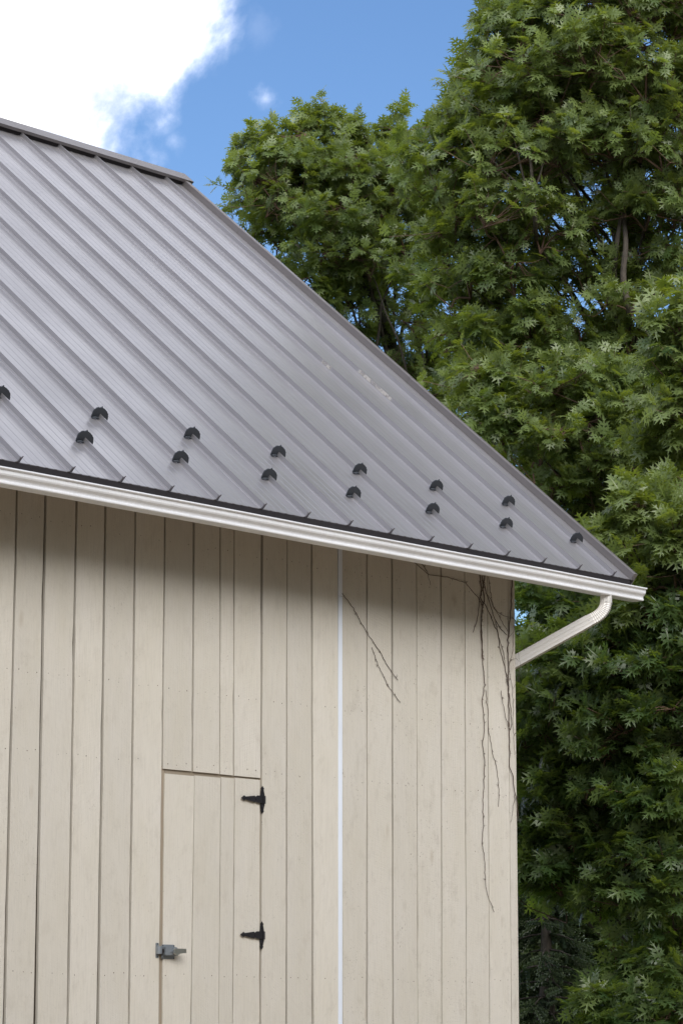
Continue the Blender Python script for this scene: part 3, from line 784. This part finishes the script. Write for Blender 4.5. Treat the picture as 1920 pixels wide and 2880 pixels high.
def oak(base, label, clumps, leaf_size, trunk_pts, trunk_r, seed, dens=1.0, hero=300, light=0.5, stems_vis=()):
    """clumps: list of (centre, radius, density factor)"""
    rg = np.random.default_rng(seed)
    root = thing('oak_tree', label, 'tree', tuple(base), group='oak trees behind the barn')
    def own(o): o.location = -Vector(base); return o
    tp = np.array([list(p) for p in trunk_pts]); own(tubes_obj('trunk', [tube(smooth_path(tp, 24), np.linspace(trunk_r, trunk_r*.35, 24), 10)], M['bark'], root))
    P, A, Nn, Sz, Ti = [], [], [], [], []
    twigs = []; ros_all = []
    for ci, (c, r, df) in enumerate(clumps):
        c = np.array(c)
        # limb from the trunk to the clump
        j = int(np.clip(np.searchsorted(tp[:, 2], c[2]-1.2-r), 1, len(tp)-1))
        tt = np.clip((c[2]-1.3-r-tp[j-1, 2])/max(.1, tp[j, 2]-tp[j-1, 2]), 0, 1); st_ = tp[j-1]+(tp[j]-tp[j-1])*tt
        midp = (st_+c)/2+np.array([rg.normal(0, .15), rg.normal(0, .15), rg.normal(.1, .15)]); d_ = np.linalg.norm(c-st_)
        lp = smooth_path(np.array([st_, midp, c]), 10)+rg.normal(0, .025, (10, 3))*np.linspace(0, 1, 10)[:, None]
        own(tubes_obj('limb', [tube(lp, np.linspace(.010+.006*d_, .007, 10), 6)], M['bark'], root))
        nr = int(190*dens*df*r*r)
        dr = rg.normal(size=(nr, 3)); dr /= np.linalg.norm(dr, axis=1)[:, None]
        dr[:, 2] = np.where(dr[:, 2] < -.2, -dr[:, 2]*.6-.1, dr[:, 2])
        dr /= np.linalg.norm(dr, axis=1)[:, None]
        rad = r*1.24*rg.random(nr)**.48*(1+.18*rg.normal(size=nr))
        rad = np.where(rg.random(nr) < .06, rad*1.25, rad)
        rad = np.minimum(rad, 1.5*r)
        pos = c+dr*rad[:, None]*np.array([1, 1, .80])
        hol = np.sin(pos[:, 0]*7.1+seed)*np.sin(pos[:, 1]*6.3+1.3)*np.sin(pos[:, 2]*5.7+seed*.7)
        keep = hol < .34; pos, dr, rad = pos[keep], dr[keep], rad[keep]; nr = len(pos)
        # leafy shoots that stand out beyond the clump
        sp_, sd_ = [], []
        for q in range(max(2, int(r*6))):
            d0 = rg.normal(size=3); d0[2] = abs(d0[2])+.2; d0 /= np.linalg.norm(d0); l_ = rg.uniform(1.2, 1.6)*max(r, .32)
            for w_ in np.arange(r*.9, l_, .075):
                sp_.append(c+d0*w_*np.array([1, 1, .9])+rg.normal(0, .022, 3)); sd_.append(d0)
        if sp_: pos = np.concatenate([pos, sp_]); dr = np.concatenate([dr, sd_]); nr = len(pos)
        # layered sprays: pull rosettes into a few drooping tiers
        ros_all.append(pos)
        # sub branches
        nb_ = max(4, int(r*9)); bd = rg.normal(size=(nb_, 3)); bd /= np.linalg.norm(bd, axis=1)[:, None]
        tips = c+bd*r*.62
        for q in range(nb_):
            mp = (c+tips[q])/2+rg.normal(0, .06, 3)*r; twigs.append(tube(smooth_path(np.array([c-[0, 0, .25*r], mp, tips[q]]), 6), np.linspace(.014, .006, 6), 4))
        near = np.argmin(((pos[:, None]-tips[None])**2).sum(-1), 1)
        for q in range(nr):
            s0 = tips[near[q]]; mm_ = (s0+pos[q])/2+rg.normal(0, .03, 3)-np.array([0, 0, .03])
            twigs.append(tube(np.array([s0, mm_, pos[q]]), [.0055, .0040, .0028], 3))
        # leaves of each rosette
        outw = dr*.9+np.array([0, 0, .25]); outw /= np.linalg.norm(outw, axis=1)[:, None]
        ctint = rg.uniform(-.18, .18)
        for q in range(nr):
            nlv = rg.integers(6, 11)
            ph = np.arange(nlv)*2.399+rg.uniform(0, 6.3)
            o_ = outw[q]+rg.normal(0, .25, 3); o_ /= np.linalg.norm(o_)
            a1 = np.cross(o_, [0.1, .2, 1.]); a1 /= np.linalg.norm(a1)+1e-9; a2 = np.cross(o_, a1)
            tilt = rg.uniform(.35, 1.45, nlv)
            ax = o_[None]*np.cos(tilt)[:, None]+(np.cos(ph)[:, None]*a1+np.sin(ph)[:, None]*a2)*np.sin(tilt)[:, None]
            ax[:, 2] -= rg.uniform(-.30, .70, nlv)
            ax /= np.linalg.norm(ax, axis=1)[:, None]
            nm = np.array([0, 0, .65])+o_*.9+rg.normal(0, .55, (nlv, 3))
            stem_back = rg.uniform(0, .07, nlv)
            P.append(pos[q]-o_[None]*stem_back[:, None]); A.append(ax); Nn.append(nm); Sz.append(leaf_size*rg.uniform(.68, 1.18, nlv))
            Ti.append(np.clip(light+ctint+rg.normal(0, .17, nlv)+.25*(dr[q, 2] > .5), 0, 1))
    P = np.concatenate(P); A = np.concatenate(A); Nn = np.concatenate(Nn); Sz = np.concatenate(Sz); Ti = np.concatenate(Ti)
    # visible, large leaves become parts of their own
    u, v, z = project(P+A*Sz[:, None]*.6)
    ok = (u > 0) & (u < 1920) & (v > 0) & (v < 2880) & ~behind_barn(u, v)
    # facing the camera
    X, Y, Zz = leaf_frames(P, A, Nn, Sz); vd = (P-CAMn); vd /= np.linalg.norm(vd, axis=1)[:, None]
    facing = np.abs((Zz*vd).sum(1))
    cell = (u//26).astype(int)*1000+(v//26).astype(int)
    idx = np.where(ok)[0]; order = idx[np.argsort(z[idx])]
    _, first = np.unique(cell[order], return_index=True); cand = order[first]
    score = Sz[cand]/z[cand]*(.3+facing[cand]); cand = cand[np.argsort(-score)][:hero]
    ms_ = hero_meshes()
    for i in cand:
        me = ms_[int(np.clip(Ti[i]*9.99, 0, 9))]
        o = bpy.data.objects.new('leaf', me); C.objects.link(o); o.parent = root
        s_ = Sz[i]; mt = Matrix(((X[i, 0]*s_, Y[i, 0]*s_, Zz[i, 0]*s_, P[i, 0]-base[0]), (X[i, 1]*s_, Y[i, 1]*s_, Zz[i, 1]*s_, P[i, 1]-base[1]), (X[i, 2]*s_, Y[i, 2]*s_, Zz[i, 2]*s_, P[i, 2]-base[2]), (0, 0, 0, 1)))
        o.matrix_local = mt
    rest = np.ones(len(P), bool); rest[cand] = False
    curl = rg.uniform(.4, 1.8, len(P))
    infr = (u > -40) & (u < 1960) & (v > -60) & (v < 2940) & ~behind_barn(u, v)
    a = rest & infr; b_ = rest & ~infr
    P0_ = np.array(base)
    for nm_, msk, lv, lf in (('foliage', a, LV_HI, LF_HI), ('outer_foliage', b_, LV_LO, LF_LO)):
        if msk.sum() == 0: continue
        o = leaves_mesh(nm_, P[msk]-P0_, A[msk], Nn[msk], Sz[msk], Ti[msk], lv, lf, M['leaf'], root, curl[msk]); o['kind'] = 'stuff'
    tw = tubes_obj('twigs', twigs, M['twig'], root); own(tw); tw['kind'] = 'stuff'
    print(label[:30], 'leaves', len(P), 'in frame', int(a.sum()), 'clumps', len(clumps))
    return root
def smooth_path(p, n):
    """Catmull-like resample of a polyline"""
    p = np.asarray(p, float); t_ = np.linspace(0, len(p)-1, n); out_ = []
    for q in t_:
        i = min(int(q), len(p)-2); f_ = q-i
        p0 = p[max(i-1, 0)]; p1 = p[i]; p2 = p[i+1]; p3 = p[min(i+2, len(p)-1)]
        out_.append(.5*((2*p1)+(-p0+p2)*f_+(2*p0-5*p1+4*p2-p3)*f_**2+(-p0+3*p1-3*p2+p3)*f_**3))
    return np.array(out_)
DS = 1.2245
def cl(lst, jd=1.0, seed=0):
    rr = random.Random(seed); out_ = []
    for q in lst:
        dx, dy, dep, r = q[:4]; df = q[4] if len(q) > 4 else 1.0
        out_.append((tuple(at(dx*DS, dy*DS, dep)), r, df))
    return out_

# left oak beyond the roof, seen above the rake (about 31 m away; 214 display px per metre)
A_ = [(700, 305, 31.2, .15, 1.6), (745, 292, 31.3, .13, 1.6), (560, 385, 31.3, .16, 1.5), (635, 335, 31.2, .16, 1.5), (590, 350, 31.4, .12, 1.5), (905, 305, 31.4, .14, 1.5), (850, 335, 31.3, .13, 1.5), (800, 330, 31.3, .13, 1.5),
      (960, 770, 31.5, .34, .8), (880, 720, 31.6, .28, .7), (640, 455, 31, .52), (590, 480, 31.5, .35, 1.2), (700, 370, 31, .48), (735, 335, 31.3, .33), (660, 400, 31, .40), (800, 420, 31, .50), (770, 375, 31.4, .36), (900, 395, 31.2, .42), (905, 345, 31.5, .26),
      (700, 510, 31, .50), (640, 550, 31.5, .42), (790, 540, 30.8, .52), (870, 480, 31, .50), (950, 440, 31.5, .45), (740, 620, 31, .46), (850, 620, 31, .50), (930, 560, 31.2, .50), (800, 690, 31.4, .34, .9),
      (1000, 620, 32, .50), (960, 700, 32, .40, .7), (1010, 820, 32, .40, .7), (1050, 740, 32.4, .45, .8), (700, 450, 32.5, .6, .7), (850, 540, 33, .8, .7), (760, 600, 33, .6, .4), (980, 500, 33, .7, .8),
      (720, 700, 31.2, .40), (790, 760, 31.4, .40, .9), (870, 880, 31.6, .5, .9), (960, 860, 31.8, .35, .7),
      (500, 620, 31.5, .5, .8), (560, 760, 31.5, .7, .6), (700, 850, 32, .8, .6), (880, 960, 32, .7, .7), (400, 800, 32, .8, .4), (500, 1000, 32, 1.0, .4), (750, 1100, 32, 1.0, .5),
      (1010, 930, 31.5, .45, .9), (1070, 880, 32, .5, .9), (1080, 1000, 31.5, .45, .9)]
bA = at(930*DS, 2000*DS, 32); bA.z = 0
tA = [(bA.x, bA.y, 0), tuple(at(930*DS, 1250*DS, 32)), tuple(at(905*DS, 830*DS, 31.8)), tuple(at(865*DS, 700*DS, 31.5)), tuple(at(820*DS, 520*DS, 31.4)), tuple(at(790*DS, 430*DS, 31.3))]
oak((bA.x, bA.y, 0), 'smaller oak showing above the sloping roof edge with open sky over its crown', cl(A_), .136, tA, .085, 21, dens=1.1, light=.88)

# tall oak filling the upper right (about 27 m; 246 px per metre)
B_ = [(1090, 330, 27, .46), (1055, 290, 27.2, .26), (1010, 380, 27.4, .40), (1150, 220, 27, .44), (1150, 125, 27.2, .26), (1220, 110, 27, .44), (1225, 15, 27.2, .38), (1300, 60, 26.8, .60), (1270, -80, 27, .6), (1420, 60, 26.8, .60), (1540, 60, 26.6, .6),
      (1450, -90, 27, .7), (1600, -60, 27, .7), (1230, 230, 26.6, .60), (1350, 190, 26.5, .60), (1480, 200, 26.4, .60), (1590, 240, 26.6, .6), (1060, 440, 27, .45), (1160, 380, 26.6, .55), (1280, 350, 26.5, .55), (1400, 330, 26.5, .55), (1520, 360, 26.4, .55),
      (1050, 560, 27, .45), (1140, 520, 26.6, .50), (1240, 560, 26.7, .38, .7), (1330, 520, 27.2, .45, .7), (1480, 500, 26.8, .50, .8), (1580, 480, 26.6, .5), (1080, 660, 27, .42), (1180, 650, 26.8, .45), (1290, 660, 27.4, .38, .7), (1380, 640, 27.0, .38, .6), (1450, 700, 26.6, .35, .7), (1500, 620, 27, .45, .8),
      (1060, 780, 27.4, .40, .8), (1150, 780, 27, .45), (1240, 800, 27, .42), (1330, 800, 27.2, .40, .8), (1440, 790, 27.2, .35, .8), (1120, 900, 26.6, .42), (1210, 920, 26.4, .50), (1310, 930, 26.2, .50), (1410, 900, 26.2, .45), (1500, 940, 26, .5),
      (1140, 1010, 26.4, .42), (1240, 1040, 26, .50), (1350, 1050, 25.8, .50), (1460, 1060, 25.8, .5), (1260, 1130, 26.2, .42), (1380, 1160, 26.4, .42, .9), (1480, 1180, 26.4, .45, .9),
      (1230, 300, 28.5, .8, .7), (1400, 250, 28.5, .9, .7), (1540, 350, 28.5, .9, .7), (1200, 500, 28.6, .8, .5), (1400, 450, 28.8, .8, .4), (1120, 700, 28.8, .7, .5), (1200, 900, 28.4, .8, .7), (1400, 950, 28.4, .9, .7), (1320, 1100, 28, .8, .8),
      (1220, 1250, 27.4, .7), (1400, 1300, 27.4, .8), (1560, 1100, 27.5, .8), (1680, 100, 27, .9, .6), (1720, 400, 27, .9, .6), (1740, 700, 27, .9, .6), (1740, 1000, 27, .9, .6), (1700, 1300, 27, .9, .6), (1400, -300, 27.5, 1.0, .5), (1600, -320, 27.5, 1.0, .5), (1500, -550, 28, 1.0, .4)]
bB = at(1700*DS, 2000*DS, 28); bB.z = 0
tB = [(bB.x, bB.y, 0), tuple(at(1660*DS, 1500*DS, 28)), tuple(at(1520*DS, 1150*DS, 28)), tuple(at(1440*DS, 900*DS, 28)), tuple(at(1425*DS, 620*DS, 27.8)), tuple(at(1440*DS, 400*DS, 27.7)), tuple(at(1400*DS, 60*DS, 27.6)), tuple(at(1380*DS, -200*DS, 27.6))]
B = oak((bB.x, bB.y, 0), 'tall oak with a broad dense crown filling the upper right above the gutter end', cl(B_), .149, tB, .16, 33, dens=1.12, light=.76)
# forked upright stems one can see inside the crown
def stem_part(root, pts, r0, r1):
    o = tubes_obj('limb', [tube(smooth_path(np.array([list(at(a*DS, b_*DS, c)) for a, b_, c in pts]), 14), np.linspace(r0, r1, 14), 8)], M['bark'], root); o.location = -Vector(root.location)
stem_part(B, [(1240, 680, 27.6), (1232, 580, 27.0), (1228, 505, 26.36), (1222, 430, 26.28), (1218, 370, 26.36), (1208, 300, 26.5), (1200, 240, 26.9)], .026, .008)
stem_part(B, [(1226, 470, 26.3), (1205, 420, 26.3), (1190, 360, 26.4), (1175, 300, 26.5)], .014, .006)
stem_part(B, [(1224, 470, 26.28), (1190, 425, 26.28), (1160, 395, 26.36), (1110, 350, 26.5)], .011, .004)
stem_part(B, [(1224, 445, 26.3), (1240, 400, 26.28), (1252, 355, 26.36), (1275, 300, 26.5)], .010, .004)
stem_part(B, [(1446, 720, 26.6), (1430, 640, 26.6), (1436, 560, 26.6), (1430, 480, 26.8)], .036, .018)
stem_part(B, [(1412, 730, 26.9), (1409, 640, 26.8), (1418, 540, 26.7), (1440, 420, 26.8)], .032, .016)

# near oak: big leafy sprays low on the right (about 22.5 m; 295 px per metre)
D_ = [(1470, 1200, 22.3, .24), (1430, 1235, 22.4, .16), (1540, 1260, 22.2, .30), (1480, 1290, 22.6, .22, .9), (1550, 1340, 22.3, .26), (1600, 1180, 22.5, .35), (1555, 750, 23, .30), (1590, 850, 23, .32), (1560, 950, 23, .25, .8), (1620, 1000, 23, .4),
      (1520, 1060, 23.4, .25, .9), (1500, 1400, 22.5, .24), (1700, 1250, 22.6, .5, .6), (1700, 900, 23.2, .5, .6), (1690, 700, 23.2, .4, .6)]
C_ = [(1530, 1430, 22.4, .28), (1450, 1480, 22.6, .26), (1390, 1520, 22.8, .26), (1330, 1530, 23, .22), (1480, 1550, 22.4, .30), (1570, 1530, 22.3, .30), (1290, 1610, 23, .24), (1230, 1610, 23.4, .18), (1380, 1620, 22.8, .30), (1480, 1650, 22.4, .30), (1570, 1650, 22.3, .32),
      (1220, 1680, 23.2, .26), (1300, 1700, 22.9, .28), (1400, 1720, 22.6, .30), (1500, 1760, 22.4, .30), (1220, 1790, 23.2, .25), (1300, 1810, 22.9, .28), (1400, 1830, 22.6, .30), (1480, 1870, 22.3, .28), (1570, 1850, 22.2, .32),
      (1230, 1900, 23.1, .26), (1310, 1930, 22.8, .26), (1400, 1950, 22.7, .26, .8), (1500, 1980, 22.2, .30), (1220, 2010, 23.2, .24, .9), (1290, 2040, 23, .24, .8), (1450, 2060, 22.4, .26), (1540, 2080, 22.2, .26), (1380, 2080, 23, .2, .8),
      (1450, 2260, 22.4, .22), (1380, 2320, 22.2, .22), (1540, 2240, 22.2, .24), (1470, 2360, 22.1, .24), (1560, 2360, 22, .28), (1400, 2430, 22.2, .3), (1560, 2150, 23, .2, .7),
      (1245, 1400, 26, .26, .5), (1320, 1470, 26, .42), (1390, 1440, 26, .5), (1220, 1560, 26, .24, .8), (1330, 1400, 26.5, .5), (1450, 1420, 25.5, .5), (1300, 1600, 25, .6, .7), (1450, 1650, 25, .7, .8), (1280, 1820, 25, .6, .9), (1450, 1850, 25, .7, .9), (1300, 2030, 25, .6, .7), (1560, 2000, 24.6, .6, .9), (1550, 1480, 25, .6, .7),
      (1700, 1300, 22.6, .6, .6), (1720, 1600, 22.6, .7, .6), (1720, 1900, 22.6, .7, .6), (1720, 2200, 22.6, .7, .6), (1700, 900, 23.2, .6, .6)]
bC = at(1740*DS, 2300*DS, 24.4); bC.z = 0
tC = [(bC.x, bC.y, 0), tuple(at(1735*DS, 1900*DS, 24.4)), tuple(at(1720*DS, 1400*DS, 24.3)), tuple(at(1660*DS, 1000*DS, 24)), tuple(at(1650*DS, 700*DS, 24))]
oak((bC.x, bC.y, 0), 'near oak with large drooping lobed leaves low at the right beside the barn corner', cl(C_), .168, tC, .14, 45, dens=2.1, light=.10)  # dark leaf tint stands in for the shade on these low sprays

bD = at(1860*DS, 2300*DS, 23.4); bD.z = 0
tD = [(bD.x, bD.y, 0), tuple(at(1850*DS, 1900*DS, 23.4)), tuple(at(1800*DS, 1400*DS, 23.3)), tuple(at(1760*DS, 1000*DS, 23.3)), tuple(at(1740*DS, 700*DS, 23.3))]
oak((bD.x, bD.y, 0), 'young oak with pale yellow green leaves reaching in over the end of the gutter', cl(D_), .168, tD, .08, 57, dens=2.0, light=.85)  # near oak's lit upper sprays on an added trunk, sunlight tinted into the leaves

# ------------------------------------------------------------------ wood behind: one dark mass of trees, plus a spruce
def wood_mass():
    rg = np.random.default_rng(5); P = []
    for (dx, dy, dep, rx) in [(dx, dy, dep, 1.7) for dx in range(900, 2100, 170) for dy in (1760, 1900, 2040, 2220, 2400) for dep in (38.5,)]:
        c = np.array(at((dx+rg.uniform(-50, 50))*DS, (dy+rg.uniform(-30, 30))*DS, dep+rg.uniform(-2, 3))); n_ = 520
        d_ = rg.normal(size=(n_, 3)); d_ /= np.linalg.norm(d_, axis=1)[:, None]
        P.append(c+d_*(rx*(.4+.6*rg.random(n_)))[:, None]*np.array([1, 1, .8]))
    P = np.concatenate(P); P = P[P[:, 2] > .1]; n_ = len(P)
    A = rg.normal(size=(n_, 3)); A[:, 2] -= .4; Nn = rg.normal(size=(n_, 3))*.5+np.array([0, 0, 1])
    o = leaves_mesh('distant_wood', P, A, Nn, rg.uniform(.2, .36, n_), np.clip(rg.normal(.4, .25, n_), 0, 1), LV_LO, LF_LO, M['leaf_far'], None); o['kind'] = 'stuff'
    o['label'] = 'dark mass of woodland foliage far behind the oaks'; o['category'] = 'woodland'
wood_mass()
def spruce(dx, dep, h):
    b0 = at(dx*DS, 2300*DS, dep); b0.z = 0; rg = np.random.default_rng(9)
    root = thing('spruce_tree', 'dark spruce with drooping branches low between the barn corner and the oaks', 'tree', tuple(b0))
    tubes_obj('trunk', [tube([[0, 0, 0], [0, 0, h*.5], [0, 0, h]], [.14, .09, .02], 8)], M['bark'], root)
    br = []; P = []; A = []; Nn = []
    for z in np.arange(.3, h-.2, .16):
        L_ = (1-z/h)*h*.30+.1
        for q in range(7):
            th = rg.uniform(0, 6.28); d_ = np.array([math.cos(th), math.sin(th), 0])
            tpts = np.array([[0, 0, z], d_*L_*.5+[0, 0, z-.05*L_], d_*L_+[0, 0, z-.22*L_]]); br.append(tube(tpts, [.014, .009, .004], 4))
            nn_ = int(26*L_)+4; s_ = rg.random(nn_)**.7
            pts = tpts[0]+(tpts[2]-tpts[0])*s_[:, None]; side_ = np.cross(d_, [0, 0, 1.])
            P.append(pts); A.append(d_*.6+side_*rg.uniform(-1, 1, nn_)[:, None]+np.array([0, 0, -.9])*rg.random(nn_)[:, None]); Nn.append(rg.normal(size=(nn_, 3)))
    tubes_obj('branches', br, M['bark'], root)['kind'] = 'stuff'
    P = np.concatenate(P); A = np.concatenate(A); Nn = np.concatenate(Nn)
    # a needled shoot: crossed narrow blades
    V = []; F = []
    for a in range(3):
        ca, sa = math.cos(a*math.pi/3), math.sin(a*math.pi/3)
        for q in range(5):
            y0 = q*.2; b_ = len(V)
            V += [(0, y0, 0), (.10*ca, y0+.16, .10*sa), (0, y0+.2, 0), (-.10*ca, y0+.16, -.10*sa)]; F += [(b_, b_+1, b_+2), (b_, b_+2, b_+3)]
    o = leaves_mesh('needles', P, A, Nn, rg.uniform(.16, .30, len(P)), np.clip(rg.normal(.5, .25, len(P)), 0, 1), np.array(V), np.array(F), M['needle'], root); o['kind'] = 'stuff'
spruce(1255, 30, 3.3)

def sky_blocker_trees():
    """unseen tree row added behind the camera to block the low sky"""
    rg = np.random.default_rng(8); P = []; tr = []
    for i, x_ in enumerate(np.arange(-52, 34, 3.4)):
        yb = -27-5*math.sin(x_*.07)+rg.uniform(-2, 2)
        if x_ > 18: yb += (x_-18)*1.1
        h_ = rg.uniform(12, 17); tr.append(tube([[x_, yb, 0], [x_+.2, yb, h_*.6]], [.25, .12], 6))
        for q in range(7):
            c = np.array([x_+rg.uniform(-1.5, 1.5), yb+rg.uniform(-1.5, 1.5), 1.6+(h_-3.0)*q/6]); n_ = 420
            d_ = rg.normal(size=(n_, 3)); d_ /= np.linalg.norm(d_, axis=1)[:, None]; P.append(c+d_*(2.4*(.5+.5*rg.random(n_)))[:, None])
    P = np.concatenate(P); P = P[P[:, 2] > .1]; n_ = len(P); A = rg.normal(size=(n_, 3)); Nn = rg.normal(size=(n_, 3))
    V = np.array([(0, 0, 0), (.42, .45, .05), (0, 1, -.1), (-.42, .5, .05)]); F = np.array([(0, 1, 2), (0, 2, 3)])
    root = thing('sky_blocker_trees', 'unseen row of trees added behind the camera to block low sky light', 'woodland', (0, -28, 0))
    o = leaves_mesh('foliage', P-np.array([0, -28, 0]), A, Nn, rg.uniform(.45, .8, n_), np.clip(rg.normal(.3, .2, n_), 0, 1), V, F, M['leaf_far'], root); o['kind'] = 'stuff'  # leaves of the added unseen tree row
    t_ = tubes_obj('trunks', tr, M['bark'], root); t_.location = (0, 28, 0); t_['kind'] = 'stuff'
sky_blocker_trees()  # out of view, put in to darken the wall under the eave
tot = sum(len(o.data.loop_triangles) or len(o.data.polygons) for o in bpy.data.objects if o.type == 'MESH')
print('faces', tot)
